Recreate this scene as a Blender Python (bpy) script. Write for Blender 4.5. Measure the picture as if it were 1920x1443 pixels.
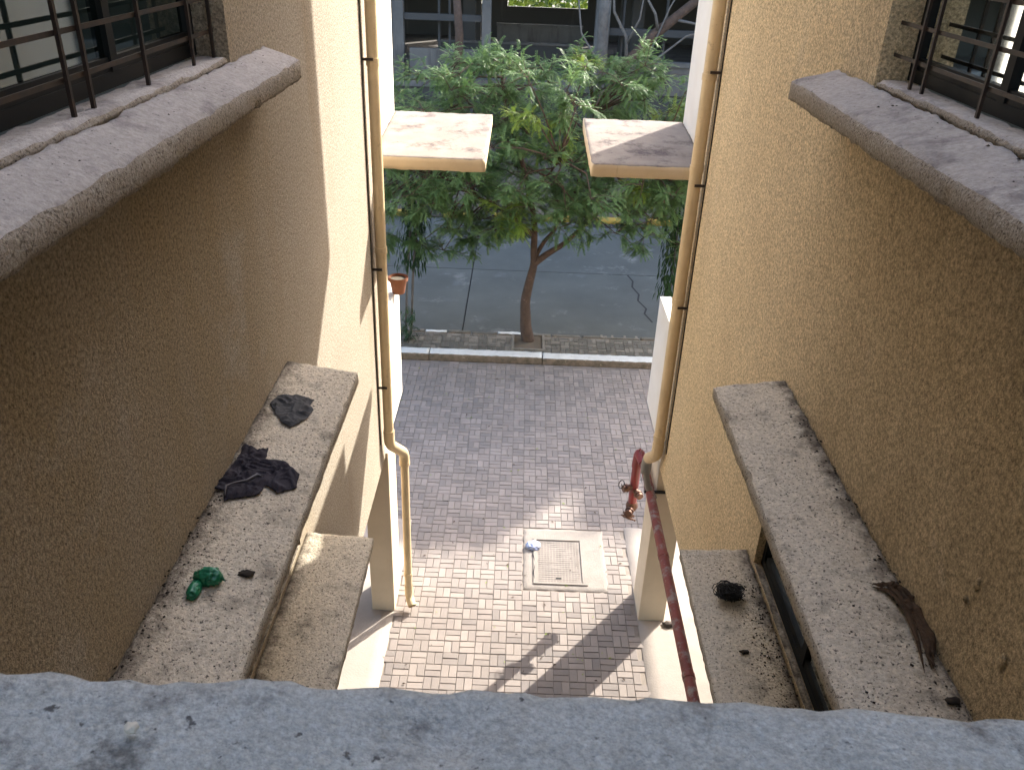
import bpy, bmesh, math, random
from mathutils import Vector, Matrix, noise
random.seed(7)
R = math.radians
for o in list(bpy.data.objects): bpy.data.objects.remove(o)
sc = bpy.context.scene
COL = sc.collection

# ------------------------------------------------------------------ camera
EYE = Vector((0, 0, 8.2))
pitch, yaw, roll = R(28.72), R(-0.07), R(2.2)
fwd = Vector((math.sin(yaw)*math.cos(pitch), math.cos(yaw)*math.cos(pitch), -math.sin(pitch)))
rt = Vector((math.cos(yaw), -math.sin(yaw), 0)); up = rt.cross(fwd)
rt2 = rt*math.cos(roll)+up*math.sin(roll); up2 = up*math.cos(roll)-rt*math.sin(roll)
cam = bpy.data.cameras.new('camera'); camo = bpy.data.objects.new('camera', cam); COL.objects.link(camo)
m = Matrix((rt2, up2, -fwd)).transposed().to_4x4(); m.translation = EYE
camo.matrix_world = m
cam.sensor_width = 36; cam.lens = 1582/1920*36; cam.clip_start = .02; cam.clip_end = 800
cam.dof.use_dof = True; cam.dof.focus_distance = 7.0; cam.dof.aperture_fstop = 40
sc.camera = camo

# ------------------------------------------------------------------ sky, sun, exposure
SUN = Vector((-1, -1.2, -1.05)).normalized()
elev = math.asin(-SUN.z); azim = math.atan2(-SUN.x, -SUN.y)
w = bpy.data.worlds.new('World'); sc.world = w; w.use_nodes = True
nt = w.node_tree; bg = nt.nodes['Background']
sky = nt.nodes.new('ShaderNodeTexSky'); sky.sky_type = 'NISHITA'; sky.sun_disc = False
sky.sun_elevation = elev; sky.sun_rotation = azim; sky.air_density = 1.0; sky.dust_density = 2.8; sky.ozone_density = .8
nt.links.new(sky.outputs[0], bg.inputs[0]); bg.inputs[1].default_value = .15
sl = bpy.data.lights.new('sun', 'SUN'); sl.energy = 2.2; sl.angle = R(.53); sl.color = (1, .945, .85)
so = bpy.data.objects.new('sun', sl); COL.objects.link(so); so.rotation_euler = SUN.to_track_quat('-Z', 'Y').to_euler(); so.location = (20, 20, 30)
vs = sc.view_settings; vs.view_transform = 'Standard'; vs.look = 'None'; vs.exposure = 2.6; vs.gamma = 1; vs.use_curve_mapping = False
sc.render.engine = 'CYCLES'
sc.cycles.max_bounces = 8; sc.cycles.diffuse_bounces = 5; sc.cycles.transparent_max_bounces = 12

# ------------------------------------------------------------------ materials
def mat(name, col, rough=.85, var=None, vscale=3., speck=None, sscale=60., sth=.62, bump=0., bscale=80., stain=None, stscale=1.5, stth=.55, metal=0., spec=.3, streak=None, detail2=None, grime=None, grain=None, joint=None):
    """base colour with a broad colour drift, fine speckle, blotchy stains and fine relief"""
    ma = bpy.data.materials.new(name); ma.use_nodes = True
    n = ma.node_tree.nodes; l = ma.node_tree.links; b = n['Principled BSDF']
    b.inputs['Roughness'].default_value = rough; b.inputs['Metallic'].default_value = metal
    b.inputs['Specular IOR Level'].default_value = spec
    tc = n.new('ShaderNodeNewGeometry')
    def nz(scale, det=4, vec=None, rgh=.6):
        t = n.new('ShaderNodeTexNoise'); t.inputs['Scale'].default_value = scale; t.inputs['Detail'].default_value = det; t.inputs['Roughness'].default_value = rgh
        l.new(vec or tc.outputs['Position'], t.inputs['Vector']); return t
    def ramp(src, a, c):
        r = n.new('ShaderNodeMapRange'); r.inputs[1].default_value = a; r.inputs[2].default_value = c; l.new(src, r.inputs[0]); return r.outputs[0]
    def mix(fac, A, B):
        mx = n.new('ShaderNodeMix'); mx.data_type = 'RGBA'; l.new(fac, mx.inputs[0])
        for s, v in ((6, A), (7, B)):
            if hasattr(v, 'links') or hasattr(v, 'is_linked'): l.new(v, mx.inputs[s])
            else: mx.inputs[s].default_value = (*v, 1)
        return mx.outputs[2]
    cur = col
    if var: cur = mix(ramp(nz(vscale, 5).outputs[0], .3, .7), cur, var)
    if detail2: cur = mix(ramp(nz(detail2[1], 3).outputs[0], .35, .65), cur, detail2[0])
    if streak:
        mp = n.new('ShaderNodeMapping'); mp.inputs['Scale'].default_value = (1, 1, .12); l.new(tc.outputs['Position'], mp.inputs[0])
        cur = mix(ramp(nz(streak[1], 5, mp.outputs[0]).outputs[0], streak[2], streak[2]+.22), cur, streak[0])
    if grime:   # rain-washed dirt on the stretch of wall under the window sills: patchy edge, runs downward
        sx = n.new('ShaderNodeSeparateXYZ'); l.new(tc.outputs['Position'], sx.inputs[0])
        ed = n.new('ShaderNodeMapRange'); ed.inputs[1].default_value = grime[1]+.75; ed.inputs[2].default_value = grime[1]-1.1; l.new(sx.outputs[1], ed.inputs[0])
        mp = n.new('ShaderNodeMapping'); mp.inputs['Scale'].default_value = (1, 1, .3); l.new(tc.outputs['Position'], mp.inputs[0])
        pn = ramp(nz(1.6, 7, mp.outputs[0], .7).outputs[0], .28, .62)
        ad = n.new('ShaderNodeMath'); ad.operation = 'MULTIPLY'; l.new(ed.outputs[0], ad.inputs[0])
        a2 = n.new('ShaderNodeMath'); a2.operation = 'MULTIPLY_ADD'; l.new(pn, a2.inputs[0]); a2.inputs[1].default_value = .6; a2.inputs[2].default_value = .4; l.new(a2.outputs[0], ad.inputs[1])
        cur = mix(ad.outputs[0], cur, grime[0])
    if stain: cur = mix(ramp(nz(stscale, 6, rgh=.7).outputs[0], stth, stth+.15), cur, stain)
    if speck: cur = mix(ramp(nz(sscale, 3).outputs[0], sth, sth+.06), cur, speck)
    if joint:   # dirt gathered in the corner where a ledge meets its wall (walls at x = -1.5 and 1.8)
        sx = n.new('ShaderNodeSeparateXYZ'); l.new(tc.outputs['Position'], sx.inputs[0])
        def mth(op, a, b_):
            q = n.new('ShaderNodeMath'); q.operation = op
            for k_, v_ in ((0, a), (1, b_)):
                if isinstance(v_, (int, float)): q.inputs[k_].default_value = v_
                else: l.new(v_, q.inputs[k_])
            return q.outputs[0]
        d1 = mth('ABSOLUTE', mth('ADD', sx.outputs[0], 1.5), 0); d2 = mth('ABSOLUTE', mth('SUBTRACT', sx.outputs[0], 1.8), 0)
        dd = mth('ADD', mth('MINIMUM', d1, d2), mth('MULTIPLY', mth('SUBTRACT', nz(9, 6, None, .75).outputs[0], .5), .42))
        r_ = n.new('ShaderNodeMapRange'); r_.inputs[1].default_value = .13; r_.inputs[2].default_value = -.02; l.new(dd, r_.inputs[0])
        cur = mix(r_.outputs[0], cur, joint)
    if grain:   # sandy rough-cast grain: pits and proud grit of one render coat
        gr = n.new('ShaderNodeMapRange'); gr.inputs[1].default_value = .34; gr.inputs[2].default_value = .66; gr.inputs[3].default_value = grain[1]; gr.inputs[4].default_value = grain[2]
        l.new(nz(grain[0], 3, None, .75).outputs[0], gr.inputs[0])
        vm = n.new('ShaderNodeVectorMath'); vm.operation = 'SCALE'; l.new(cur, vm.inputs[0]); l.new(gr.outputs[0], vm.inputs['Scale']); cur = vm.outputs[0]
    if cur is col: b.inputs['Base Color'].default_value = (*col, 1)
    else: l.new(cur, b.inputs['Base Color'])
    if bump:
        bp = n.new('ShaderNodeBump'); bp.inputs['Strength'].default_value = bump; bp.inputs['Distance'].default_value = .02
        l.new(nz(bscale, 4).outputs[0], bp.inputs['Height']); l.new(bp.outputs[0], b.inputs['Normal'])
    return ma

TAN = (.83, .69, .45)
M = {}
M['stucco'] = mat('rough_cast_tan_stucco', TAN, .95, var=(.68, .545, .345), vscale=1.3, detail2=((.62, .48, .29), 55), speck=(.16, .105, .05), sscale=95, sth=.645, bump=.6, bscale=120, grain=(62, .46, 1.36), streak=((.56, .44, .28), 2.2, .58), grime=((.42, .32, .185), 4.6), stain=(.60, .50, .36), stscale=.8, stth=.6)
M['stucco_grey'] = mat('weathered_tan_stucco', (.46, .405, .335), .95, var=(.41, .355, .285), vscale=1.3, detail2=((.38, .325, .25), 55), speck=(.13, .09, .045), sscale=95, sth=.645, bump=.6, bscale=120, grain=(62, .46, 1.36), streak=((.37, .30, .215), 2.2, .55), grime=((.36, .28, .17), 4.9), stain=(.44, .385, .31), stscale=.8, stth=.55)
M['cream'] = mat('cream_painted_concrete', (.68, .57, .43), .8, var=(.60, .50, .37), vscale=2.5, bump=.15, bscale=60, streak=((.5, .38, .24), 4, .62))
M['white'] = mat('white_painted_plaster', (.78, .75, .70), .8, var=(.72, .67, .60), vscale=2, bump=.12, bscale=70, streak=((.55, .48, .40), 5, .66))
M['canopy_top'] = mat('weathered_canopy_top', (.27, .235, .20), .9, var=(.20, .165, .145), vscale=4, bump=.35, bscale=60, stain=(.085, .065, .065), stscale=3, stth=.53, speck=(.12, .09, .09), sscale=35, sth=.68)
M['canopy_edge'] = mat('cream_canopy_edge', (.68, .55, .37), .85, var=(.58, .455, .30), vscale=3, bump=.15, streak=((.22, .13, .08), 9, .66))
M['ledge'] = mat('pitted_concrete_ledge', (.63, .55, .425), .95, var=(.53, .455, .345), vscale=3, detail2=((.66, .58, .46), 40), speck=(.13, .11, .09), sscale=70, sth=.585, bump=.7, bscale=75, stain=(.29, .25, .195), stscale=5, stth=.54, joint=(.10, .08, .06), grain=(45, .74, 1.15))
M['ledge_edge'] = mat('pitted_concrete_ledge_edge', (.46, .395, .305), .95, var=(.36, .31, .235), vscale=4, speck=(.10, .08, .06), sscale=90, sth=.56, bump=.7, bscale=95)
M['sill'] = mat('grey_plaster_window_sill', (.44, .40, .37), .9, var=(.35, .32, .295), vscale=4, bump=.5, bscale=60, stain=(.19, .165, .16), stscale=2.6, stth=.53, speck=(.10, .085, .085), sscale=38, sth=.66, grain=(40, .82, 1.15))
M['sill_edge'] = mat('rough_sill_edge', (.45, .40, .33), .95, var=(.36, .31, .25), vscale=5, detail2=((.30, .25, .19), 60), speck=(.15, .12, .09), sscale=100, sth=.56, bump=.8, bscale=90)
M['parapet'] = mat('worn_grey_blue_parapet', (.46, .48, .475), .85, var=(.31, .33, .33), vscale=28, detail2=((.43, .465, .475), 110), bump=.5, bscale=190, stain=(.15, .155, .155), stscale=22, stth=.54, speck=(.10, .105, .11), sscale=120, sth=.65, grain=(330, .78, 1.22))
M['soffit'] = mat('soffit_plaster', (.34, .31, .27), .9, var=(.28, .25, .21), vscale=2)
M['paver1'] = mat('grey_pink_paver', (.262, .226, .203), .9, var=(.21, .183, .166), vscale=1.6, speck=(.18, .15, .13), sscale=120, sth=.63, bump=.35, bscale=160, stain=(.24, .215, .20), stscale=2.5, stth=.6)
M['paver2'] = mat('paler_paver', (.30, .258, .232), .9, var=(.245, .213, .19), vscale=1.6, speck=(.2, .17, .15), sscale=120, sth=.63, bump=.35, bscale=160)
M['paver3'] = mat('darker_paver', (.225, .197, .18), .9, var=(.185, .163, .15), vscale=1.6, speck=(.15, .13, .12), sscale=120, sth=.63, bump=.35, bscale=160)
M['sand'] = mat('joint_sand', (.19, .165, .14), 1, var=(.25, .215, .185), vscale=14)
M['oldpaver'] = mat('mossy_dark_paver', (.17, .155, .13), .95, var=(.10, .095, .08), vscale=3, speck=(.05, .05, .04), sscale=60, sth=.6, bump=.4, bscale=80)
M['oldpaver2'] = mat('mossy_pale_paver', (.24, .215, .18), .95, var=(.15, .14, .115), vscale=3, speck=(.07, .07, .05), sscale=60, sth=.6, bump=.4, bscale=80)
M['concrete'] = mat('apron_concrete', (.37, .325, .285), .9, var=(.30, .265, .235), vscale=2, bump=.25, bscale=50, stain=(.28, .24, .21), stscale=2.2, stth=.6, speck=(.22, .19, .17), sscale=80, sth=.66)
M['patch'] = mat('worn_patch_concrete', (.275, .245, .215), .9, var=(.22, .195, .172), vscale=3, bump=.4, bscale=50, stain=(.21, .185, .165), stscale=4, stth=.57, speck=(.17, .15, .13), sscale=70, sth=.63)
M['road'] = mat('grey_concrete_road', (.095, .10, .09), .9, var=(.07, .074, .067), vscale=.6, bump=.3, bscale=40, stain=(.20, .195, .18), stscale=.9, stth=.58, speck=(.08, .08, .08), sscale=30, sth=.66, streak=((.12, .125, .125), 1.5, .6))
M['crack'] = mat('dark_crack', (.03, .03, .03), 1)
M['kerbwhite'] = mat('whitewashed_kerb', (.72, .72, .69), .9, var=(.56, .56, .53), vscale=4, stain=(.16, .14, .12), stscale=5, stth=.63, bump=.3, speck=(.09, .08, .06), sscale=40, sth=.66)
M['kerbface'] = mat('mossy_kerb_face', (.20, .15, .11), .95, var=(.09, .075, .05), vscale=9, stain=(.36, .30, .22), stscale=8, stth=.6)
M['kerbyellow'] = mat('yellow_kerb_paint', (.42, .27, .05), .8, var=(.30, .20, .05), vscale=5, stain=(.1, .08, .05), stscale=5, stth=.6)
M['kerbblack'] = mat('black_kerb_paint', (.04, .04, .04), .8, var=(.08, .07, .06), vscale=5)
M['earth'] = mat('bare_earth', (.14, .11, .08), 1, var=(.09, .08, .06), vscale=2, bump=.5, bscale=20)
M['ground'] = mat('dusty_ground', (.17, .15, .12), 1, var=(.12, .11, .09), vscale=.4, bump=.3, bscale=10)
M['pipe'] = mat('tan_painted_pipe', (.66, .52, .32), .55, var=(.57, .44, .26), vscale=4, spec=.4, stain=(.33, .25, .16), stscale=9, stth=.6, streak=((.46, .35, .21), 9, .55), bump=.15, bscale=30, speck=(.25, .18, .11), sscale=50, sth=.68)
M['greypipe'] = mat('grey_plastic_pipe', (.22, .21, .19), .6)
M['red'] = mat('flaking_red_pipe_paint', (.24, .055, .04), .6, var=(.15, .036, .03), vscale=6, stain=(.25, .225, .21), stscale=8, stth=.50, speck=(.36, .32, .30), sscale=24, sth=.66, bump=.25, bscale=40, spec=.5)
M['redclean'] = mat('red_valve_paint', (.24, .03, .03), .4, var=(.17, .03, .03), vscale=8, spec=.5)
M['brass'] = mat('rusty_brass_fitting', (.16, .09, .06), .5, var=(.10, .05, .04), vscale=20, metal=.5)
M['black'] = mat('black_paint', (.015, .015, .015), .45)
M['bar'] = mat('black_iron_bar', (.018, .016, .016), .5, var=(.05, .03, .02), vscale=15)
M['frame'] = mat('dark_bronze_frame', (.012, .013, .013), .6, spec=.2)
M['reveal'] = mat('shaded_reveal_plaster', (.30, .25, .19), .95, var=(.24, .2, .15), vscale=3, bump=.3)
M['room'] = mat('dark_room_paint', (.25, .24, .22), .9)
M['curtain'] = mat('beige_curtain', (.36, .30, .20), .9, var=(.28, .23, .16), vscale=6)
M['ragblack'] = mat('black_purple_cloth', (.020, .017, .024), .85, var=(.035, .03, .04), vscale=12, bump=.3, bscale=200)
M['raggrey'] = mat('charcoal_cloth', (.045, .045, .047), .8, var=(.07, .07, .072), vscale=14, bump=.3, bscale=200)
M['ragstripe'] = mat('pale_cloth_trim', (.16, .15, .155), .85)
M['green'] = mat('green_plastic', (.012, .22, .10), .3, var=(.01, .15, .07), vscale=20, spec=.6)
M['dirt'] = mat('dark_dirt', (.025, .02, .017), 1, var=(.05, .04, .03), vscale=30)
M['twig'] = mat('dry_brown_frond', (.085, .052, .030), .95, var=(.045, .028, .017), vscale=18, bump=.5, bscale=60)
M['tangle'] = mat('black_fibre', (.02, .019, .018), .6)
M['packet'] = mat('blue_white_packet', (.55, .58, .68), .35, var=(.22, .28, .48), vscale=22, spec=.5)
M['stone'] = mat('dark_stone', (.09, .07, .06), .9, var=(.05, .04, .035), vscale=20)
M['pebble'] = mat('pale_pebble', (.62, .58, .50), .8)
M['terracotta'] = mat('terracotta_pot', (.27, .11, .06), .85, var=(.21, .09, .05), vscale=9)
M['cover'] = mat('cast_cover', (.23, .20, .178), .85, var=(.18, .158, .14), vscale=6, bump=.2)
M['bark'] = mat('brown_bark', (.11, .072, .052), .95, var=(.065, .044, .033), vscale=8, bump=.8, bscale=40, stain=(.20, .13, .10), stscale=5, stth=.6)
M['barkgrey'] = mat('grey_bark', (.16, .145, .13), .95, var=(.10, .09, .08), vscale=5, bump=.6, bscale=25)
M['oldconc'] = mat('stained_grey_concrete', (.15, .142, .13), .95, var=(.10, .096, .09), vscale=1.2, streak=((.055, .05, .046), 2, .52), bump=.3, bscale=20)
M['darkconc'] = mat('dark_concrete', (.06, .058, .055), .95, var=(.06, .06, .058), vscale=1.2, streak=((.13, .125, .12), 2, .6))  # dark concrete tone for the podium's inner and lower parts
M['cable'] = mat('black_cable', (.02, .018, .016), .6)

def leaf_mat(name, a, b_, tr=.35):
    ma = bpy.data.materials.new(name); ma.use_nodes = True
    n = ma.node_tree.nodes; l = ma.node_tree.links; n.remove(n['Principled BSDF'])
    g = n.new('ShaderNodeNewGeometry'); t = n.new('ShaderNodeTexNoise'); t.inputs['Scale'].default_value = 1.7; t.inputs['Detail'].default_value = 6
    l.new(g.outputs['Position'], t.inputs[0])
    r = n.new('ShaderNodeMapRange'); r.inputs[1].default_value = .35; r.inputs[2].default_value = .68; l.new(t.outputs[0], r.inputs[0])
    mx = n.new('ShaderNodeMix'); mx.data_type = 'RGBA'; mx.inputs[6].default_value = (*a, 1); mx.inputs[7].default_value = (*b_, 1); l.new(r.outputs[0], mx.inputs[0])
    d = n.new('ShaderNodeBsdfPrincipled'); d.inputs['Roughness'].default_value = .45; d.inputs['Specular IOR Level'].default_value = .22
    tl = n.new('ShaderNodeBsdfTranslucent'); ms = n.new('ShaderNodeMixShader'); ms.inputs[0].default_value = tr
    l.new(mx.outputs[2], d.inputs[0]); l.new(mx.outputs[2], tl.inputs[0]); l.new(d.outputs[0], ms.inputs[1]); l.new(tl.outputs[0], ms.inputs[2])
    l.new(ms.outputs[0], n['Material Output'].inputs[0]); return ma
M['leaf'] = leaf_mat('neem_leaf', (.085, .155, .05), (.17, .26, .10))
M['leafdark'] = leaf_mat('dark_hanging_leaf', (.018, .05, .018), (.035, .075, .022), .25)
M['leafyellow'] = leaf_mat('yellow_green_leaf', (.17, .26, .04), (.28, .36, .06))

def glass_mat():
    ma = bpy.data.materials.new('tinted_reflective_glass'); ma.use_nodes = True
    n = ma.node_tree.nodes; l = ma.node_tree.links; n.remove(n['Principled BSDF'])
    t = n.new('ShaderNodeBsdfTransparent'); t.inputs[0].default_value = (.22, .28, .26, 1)
    g = n.new('ShaderNodeBsdfGlossy'); g.inputs['Roughness'].default_value = .04; g.inputs[0].default_value = (.86, .92, .90, 1)
    f = n.new('ShaderNodeFresnel'); f.inputs[0].default_value = 1.6
    mp = n.new('ShaderNodeMapRange'); mp.inputs[3].default_value = .07; mp.inputs[4].default_value = 1; l.new(f.outputs[0], mp.inputs[0])
    ms = n.new('ShaderNodeMixShader'); l.new(mp.outputs[0], ms.inputs[0]); l.new(t.outputs[0], ms.inputs[1]); l.new(g.outputs[0], ms.inputs[2])
    l.new(ms.outputs[0], n['Material Output'].inputs[0]); return ma
M['glass'] = glass_mat()

# ------------------------------------------------------------------ helpers
def obj(name, verts, faces, ma, parent=None, smooth=False, fm=None):
    me = bpy.data.meshes.new(name); me.from_pydata(verts, [], faces)
    for x in (ma if isinstance(ma, (list, tuple)) else [ma]): me.materials.append(M[x])
    if fm: me.polygons.foreach_set('material_index', fm)
    if smooth: me.polygons.foreach_set('use_smooth', [True]*len(me.polygons))
    me.update()
    o = bpy.data.objects.new(name, me); COL.objects.link(o); o.parent = parent; return o
def empty(name, loc=(0, 0, 0)):
    o = bpy.data.objects.new(name, None); COL.objects.link(o); o.location = loc; o.empty_display_size = .2; return o
def tag(o, label=None, cat=None, group=None, kind=None):
    if label: o['label'] = label
    if cat: o['category'] = cat
    if group: o['group'] = group
    if kind: o['kind'] = kind
    return o
def thing(name, label, cat, group=None): return tag(empty(name), label, cat, group)
class MB:
    def __init__(s): s.v = []; s.f = []; s.m = []
    def add(s, v, f, mi=0):
        k = len(s.v); s.v += v; s.f += [tuple(i+k for i in q) for q in f]; s.m += [mi]*len(f); return s
    def box(s, x0, x1, y0, y1, z0, z1, mi=0, bev=0):
        if bev:
            b = bev; v = []
            xs, ys, zs = (x0, x1), (y0, y1), (z0, z1)
            bm = bmesh.new(); bmesh.ops.create_cube(bm, size=1)
            for q in bm.verts: q.co = Vector((xs[q.co.x > 0], ys[q.co.y > 0], zs[q.co.z > 0]))
            bmesh.ops.bevel(bm, geom=bm.edges[:], offset=b, segments=2, affect='EDGES', profile=.6)
            bm.verts.index_update(); s.add([tuple(q.co) for q in bm.verts], [[q.index for q in f.verts] for f in bm.faces], mi); bm.free(); return s
        v = [(x, y, z) for x in (x0, x1) for y in (y0, y1) for z in (z0, z1)]
        return s.add(v, [(0, 1, 3, 2), (4, 6, 7, 5), (0, 4, 5, 1), (2, 3, 7, 6), (0, 2, 6, 4), (1, 5, 7, 3)], mi)
    def tube(s, pts, rad, n=12, cap=True, mi=0):
        pts = [Vector(p) for p in pts]; rad = rad if isinstance(rad, (list, tuple)) else [rad]*len(pts)
        v = []; f = []; ref = None
        for i, p in enumerate(pts):
            t = (pts[min(i+1, len(pts)-1)]-pts[max(i-1, 0)]).normalized()
            if ref is None: ref = t.orthogonal().normalized()
            ref = (ref-t*ref.dot(t)); ref = ref.normalized() if ref.length > 1e-5 else t.orthogonal().normalized()
            b = t.cross(ref)
            for k in range(n):
                a = 2*math.pi*k/n; v.append(tuple(p+(ref*math.cos(a)+b*math.sin(a))*rad[i]))
        for i in range(len(pts)-1):
            for k in range(n): f.append((i*n+k, i*n+(k+1) % n, (i+1)*n+(k+1) % n, (i+1)*n+k))
        if cap: f.append(tuple(range(n-1, -1, -1))); f.append(tuple((len(pts)-1)*n+k for k in range(n)))
        return s.add(v, f, mi)
    def torus(s, c, ax, Rr, r, n=16, k=6):
        ax = Vector(ax).normalized(); u = ax.orthogonal().normalized(); b = ax.cross(u); c = Vector(c)
        pts = [c+(u*math.cos(2*math.pi*i/n)+b*math.sin(2*math.pi*i/n))*Rr for i in range(n+1)]
        return s.tube(pts, r, k, False)
    def ball(s, c, rx, ry, rz, seg=12, jit=0, seed=0):
        bm = bmesh.new(); bmesh.ops.create_icosphere(bm, subdivisions=2 if seg <= 12 else 3, radius=1)
        for q in bm.verts:
            d = 1+jit*noise.noise(q.co*1.7+Vector((seed, seed*.7, 3)))
            q.co = Vector((c[0]+q.co.x*rx*d, c[1]+q.co.y*ry*d, c[2]+q.co.z*rz*d))
        bm.verts.index_update(); s.add([tuple(q.co) for q in bm.verts], [[q.index for q in f.verts] for f in bm.faces]); bm.free(); return s
    def build(s, name, ma, parent=None, smooth=False): return obj(name, s.v, s.f, ma, parent, smooth, s.m if isinstance(ma, (list, tuple)) else None)
def box(name, x0, x1, y0, y1, z0, z1, ma, parent=None, bev=0): return MB().box(x0, x1, y0, y1, z0, z1, 0, bev).build(name, ma, parent)
def autosmooth(o, ang=35):
    me = o.data; me.polygons.foreach_set('use_smooth', [True]*len(me.polygons))
    bm = bmesh.new(); bm.from_mesh(me)
    for e in bm.edges:
        if len(e.link_faces) == 2 and e.calc_face_angle(0) > R(ang): e.smooth = False
    bm.to_mesh(me); bm.free(); return o
def fbm(p, o=4): return noise.fractal(p, .9, 2.1, o)

def rough_slab(name, x0, x1, y0, y1, z0, z1, mats, parent, res=.03, amp=.004, edge=.008, tilt=0, tiltx=None, tilty=0, seed=0, chips=()):
    """cast slab with slightly uneven faces, rounded uneven arrises and chips; mats = (top, edge); tilt drops the top and underside per metre from x=tiltx"""
    nx, ny, nz = [max(2, round((b-a)/res)) for a, b in ((x0, x1), (y0, y1), (z0, z1))]
    nx, ny, nz = min(nx, 40 if name != "parapet" else 330), min(ny, 180), min(nz, 12)
    idx = {}; v = []; f = []; fm = []
    def vid(i, j, k):
        if (i, j, k) in idx: return idx[(i, j, k)]
        p = Vector((x0+(x1-x0)*i/nx, y0+(y1-y0)*j/ny, z0+(z1-z0)*k/nz))
        q = p*1.0+Vector((seed, seed, seed))
        nv = Vector((fbm(q*14), fbm(q*14+Vector((9, 3, 1))), fbm(q*11+Vector((2, 8, 5)))))*amp
        on = [(i == 0)-(i == nx), (j == 0)-(j == ny), (k == 0)-(k == nz)]
        if sum(1 for t in on if t) >= 2:
            s = edge*(.55+.9*abs(fbm(q*22+Vector((4, 4, 4)))))
            p += Vector(on)*s
            nv += Vector((0, 0, edge*.8*fbm(q*7)))
        for (c, r, dpt) in chips:
            dd = (p-Vector(c)).length
            if dd < r: p += (Vector(((x0+x1)/2, p.y, (z0+z1)/2))-p).normalized()*dpt*(1-dd/r)
        p += nv
        if tiltx is not None: p.z -= tilt*abs(p.x-tiltx)
        p.z += tilty*(p.y-y0)
        idx[(i, j, k)] = len(v); v.append(tuple(p)); return idx[(i, j, k)]
    def quad(a, b, c, d, mi): f.append((vid(*a), vid(*b), vid(*c), vid(*d))); fm.append(mi)
    for i in range(nx):
        for j in range(ny):
            quad((i, j, nz), (i+1, j, nz), (i+1, j+1, nz), (i, j+1, nz), 0); quad((i, j, 0), (i, j+1, 0), (i+1, j+1, 0), (i+1, j, 0), 1)
    for j in range(ny):
        for k in range(nz):
            quad((0, j, k), (0, j, k+1), (0, j+1, k+1), (0, j+1, k), 1); quad((nx, j, k), (nx, j+1, k), (nx, j+1, k+1), (nx, j, k+1), 1)
    for i in range(nx):
        for k in range(nz):
            quad((i, 0, k), (i+1, 0, k), (i+1, 0, k+1), (i, 0, k+1), 1); quad((i, ny, k), (i, ny, k+1), (i+1, ny, k+1), (i+1, ny, k), 1)
    return obj(name, v, f, list(mats), parent, True, fm)

def wall_x(name, xa, xb, y0, y1, z0, z1, holes, ma, parent):
    """wall slab between planes xa and xb with rectangular openings (ya, yb, za, zb), one continuous mesh"""
    ys = sorted({y0, y1, *[h[0] for h in holes], *[h[1] for h in holes]}); zs = sorted({z0, z1, *[h[2] for h in holes], *[h[3] for h in holes]})
    solid = lambda j, k: 0 <= j < len(ys)-1 and 0 <= k < len(zs)-1 and not any(h[0] <= ys[j] < h[1] and h[2] <= zs[k] < h[3] for h in holes)
    b = MB()
    for j in range(len(ys)-1):
        for k in range(len(zs)-1):
            if not solid(j, k): continue
            Y0, Y1, Z0, Z1 = ys[j], ys[j+1], zs[k], zs[k+1]
            for x in (xa, xb): b.add([(x, Y0, Z0), (x, Y1, Z0), (x, Y1, Z1), (x, Y0, Z1)], [(0, 1, 2, 3)])
            if not solid(j-1, k): b.add([(xa, Y0, Z0), (xb, Y0, Z0), (xb, Y0, Z1), (xa, Y0, Z1)], [(0, 1, 2, 3)])
            if not solid(j+1, k): b.add([(xa, Y1, Z0), (xb, Y1, Z0), (xb, Y1, Z1), (xa, Y1, Z1)], [(0, 1, 2, 3)])
            if not solid(j, k-1): b.add([(xa, Y0, Z0), (xb, Y0, Z0), (xb, Y1, Z0), (xa, Y1, Z0)], [(0, 1, 2, 3)])
            if not solid(j, k+1): b.add([(xa, Y0, Z1), (xb, Y0, Z1), (xb, Y1, Z1), (xa, Y1, Z1)], [(0, 1, 2, 3)])
    return b.build(name, ma, parent)

# ------------------------------------------------------------------ ground, paving, road
g = obj('ground', [(-150, -60, -.06), (150, -60, -.06), (150, 200, -.06), (-150, 200, -.06)], [(0, 1, 2, 3)], 'ground'); tag(g, kind='structure')

PX0, PX1, KY = -1.46, 1.78, 15.92       # paving strip between the aprons, kerb line
pav = tag(empty('paving'), kind='structure')
base = MB()
base.add([(PX0-.02, 0, -.012), (PX1+.02, 0, -.012), (PX1+.02, 10.5, -.012), (PX0-.02, 10.5, -.012)], [(0, 1, 2, 3)])
base.add([(-9, 10.5, -.012), (9.5, 10.5, -.012), (9.5, KY, -.012), (-9, KY, -.012)], [(0, 1, 2, 3)])
base.build('joint_sand', 'sand', pav)
PATCH = (.23, 1.50, 9.0, 10.40)
def paver_mesh(lx, ly, ma, b=.004, h=.05):
    hx, hy = lx/2, ly/2
    v = [(sx*hx, sy*hy, -h) for sx, sy in ((-1, -1), (1, -1), (1, 1), (-1, 1))]+[(sx*hx, sy*hy, -b) for sx, sy in ((-1, -1), (1, -1), (1, 1), (-1, 1))]+[(sx*(hx-b), sy*(hy-b), 0) for sx, sy in ((-1, -1), (1, -1), (1, 1), (-1, 1))]
    f = [(8, 9, 10, 11)]
    for k in range(4):
        q = (k+1) % 4; f += [(k, q, q+4, k+4), (k+4, q+4, q+8, k+8)]
    me = bpy.data.meshes.new('paver'); me.from_pydata(v, [], f); me.materials.append(M[ma]); return me
GAP = .007
pm = {(o_, k): paver_mesh(.2-GAP if o_ == 0 else .1-GAP, .1-GAP if o_ == 0 else .2-GAP, 'paver%d' % k) for o_ in (0, 1) for k in (1, 2, 3)}
cells = []
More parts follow.
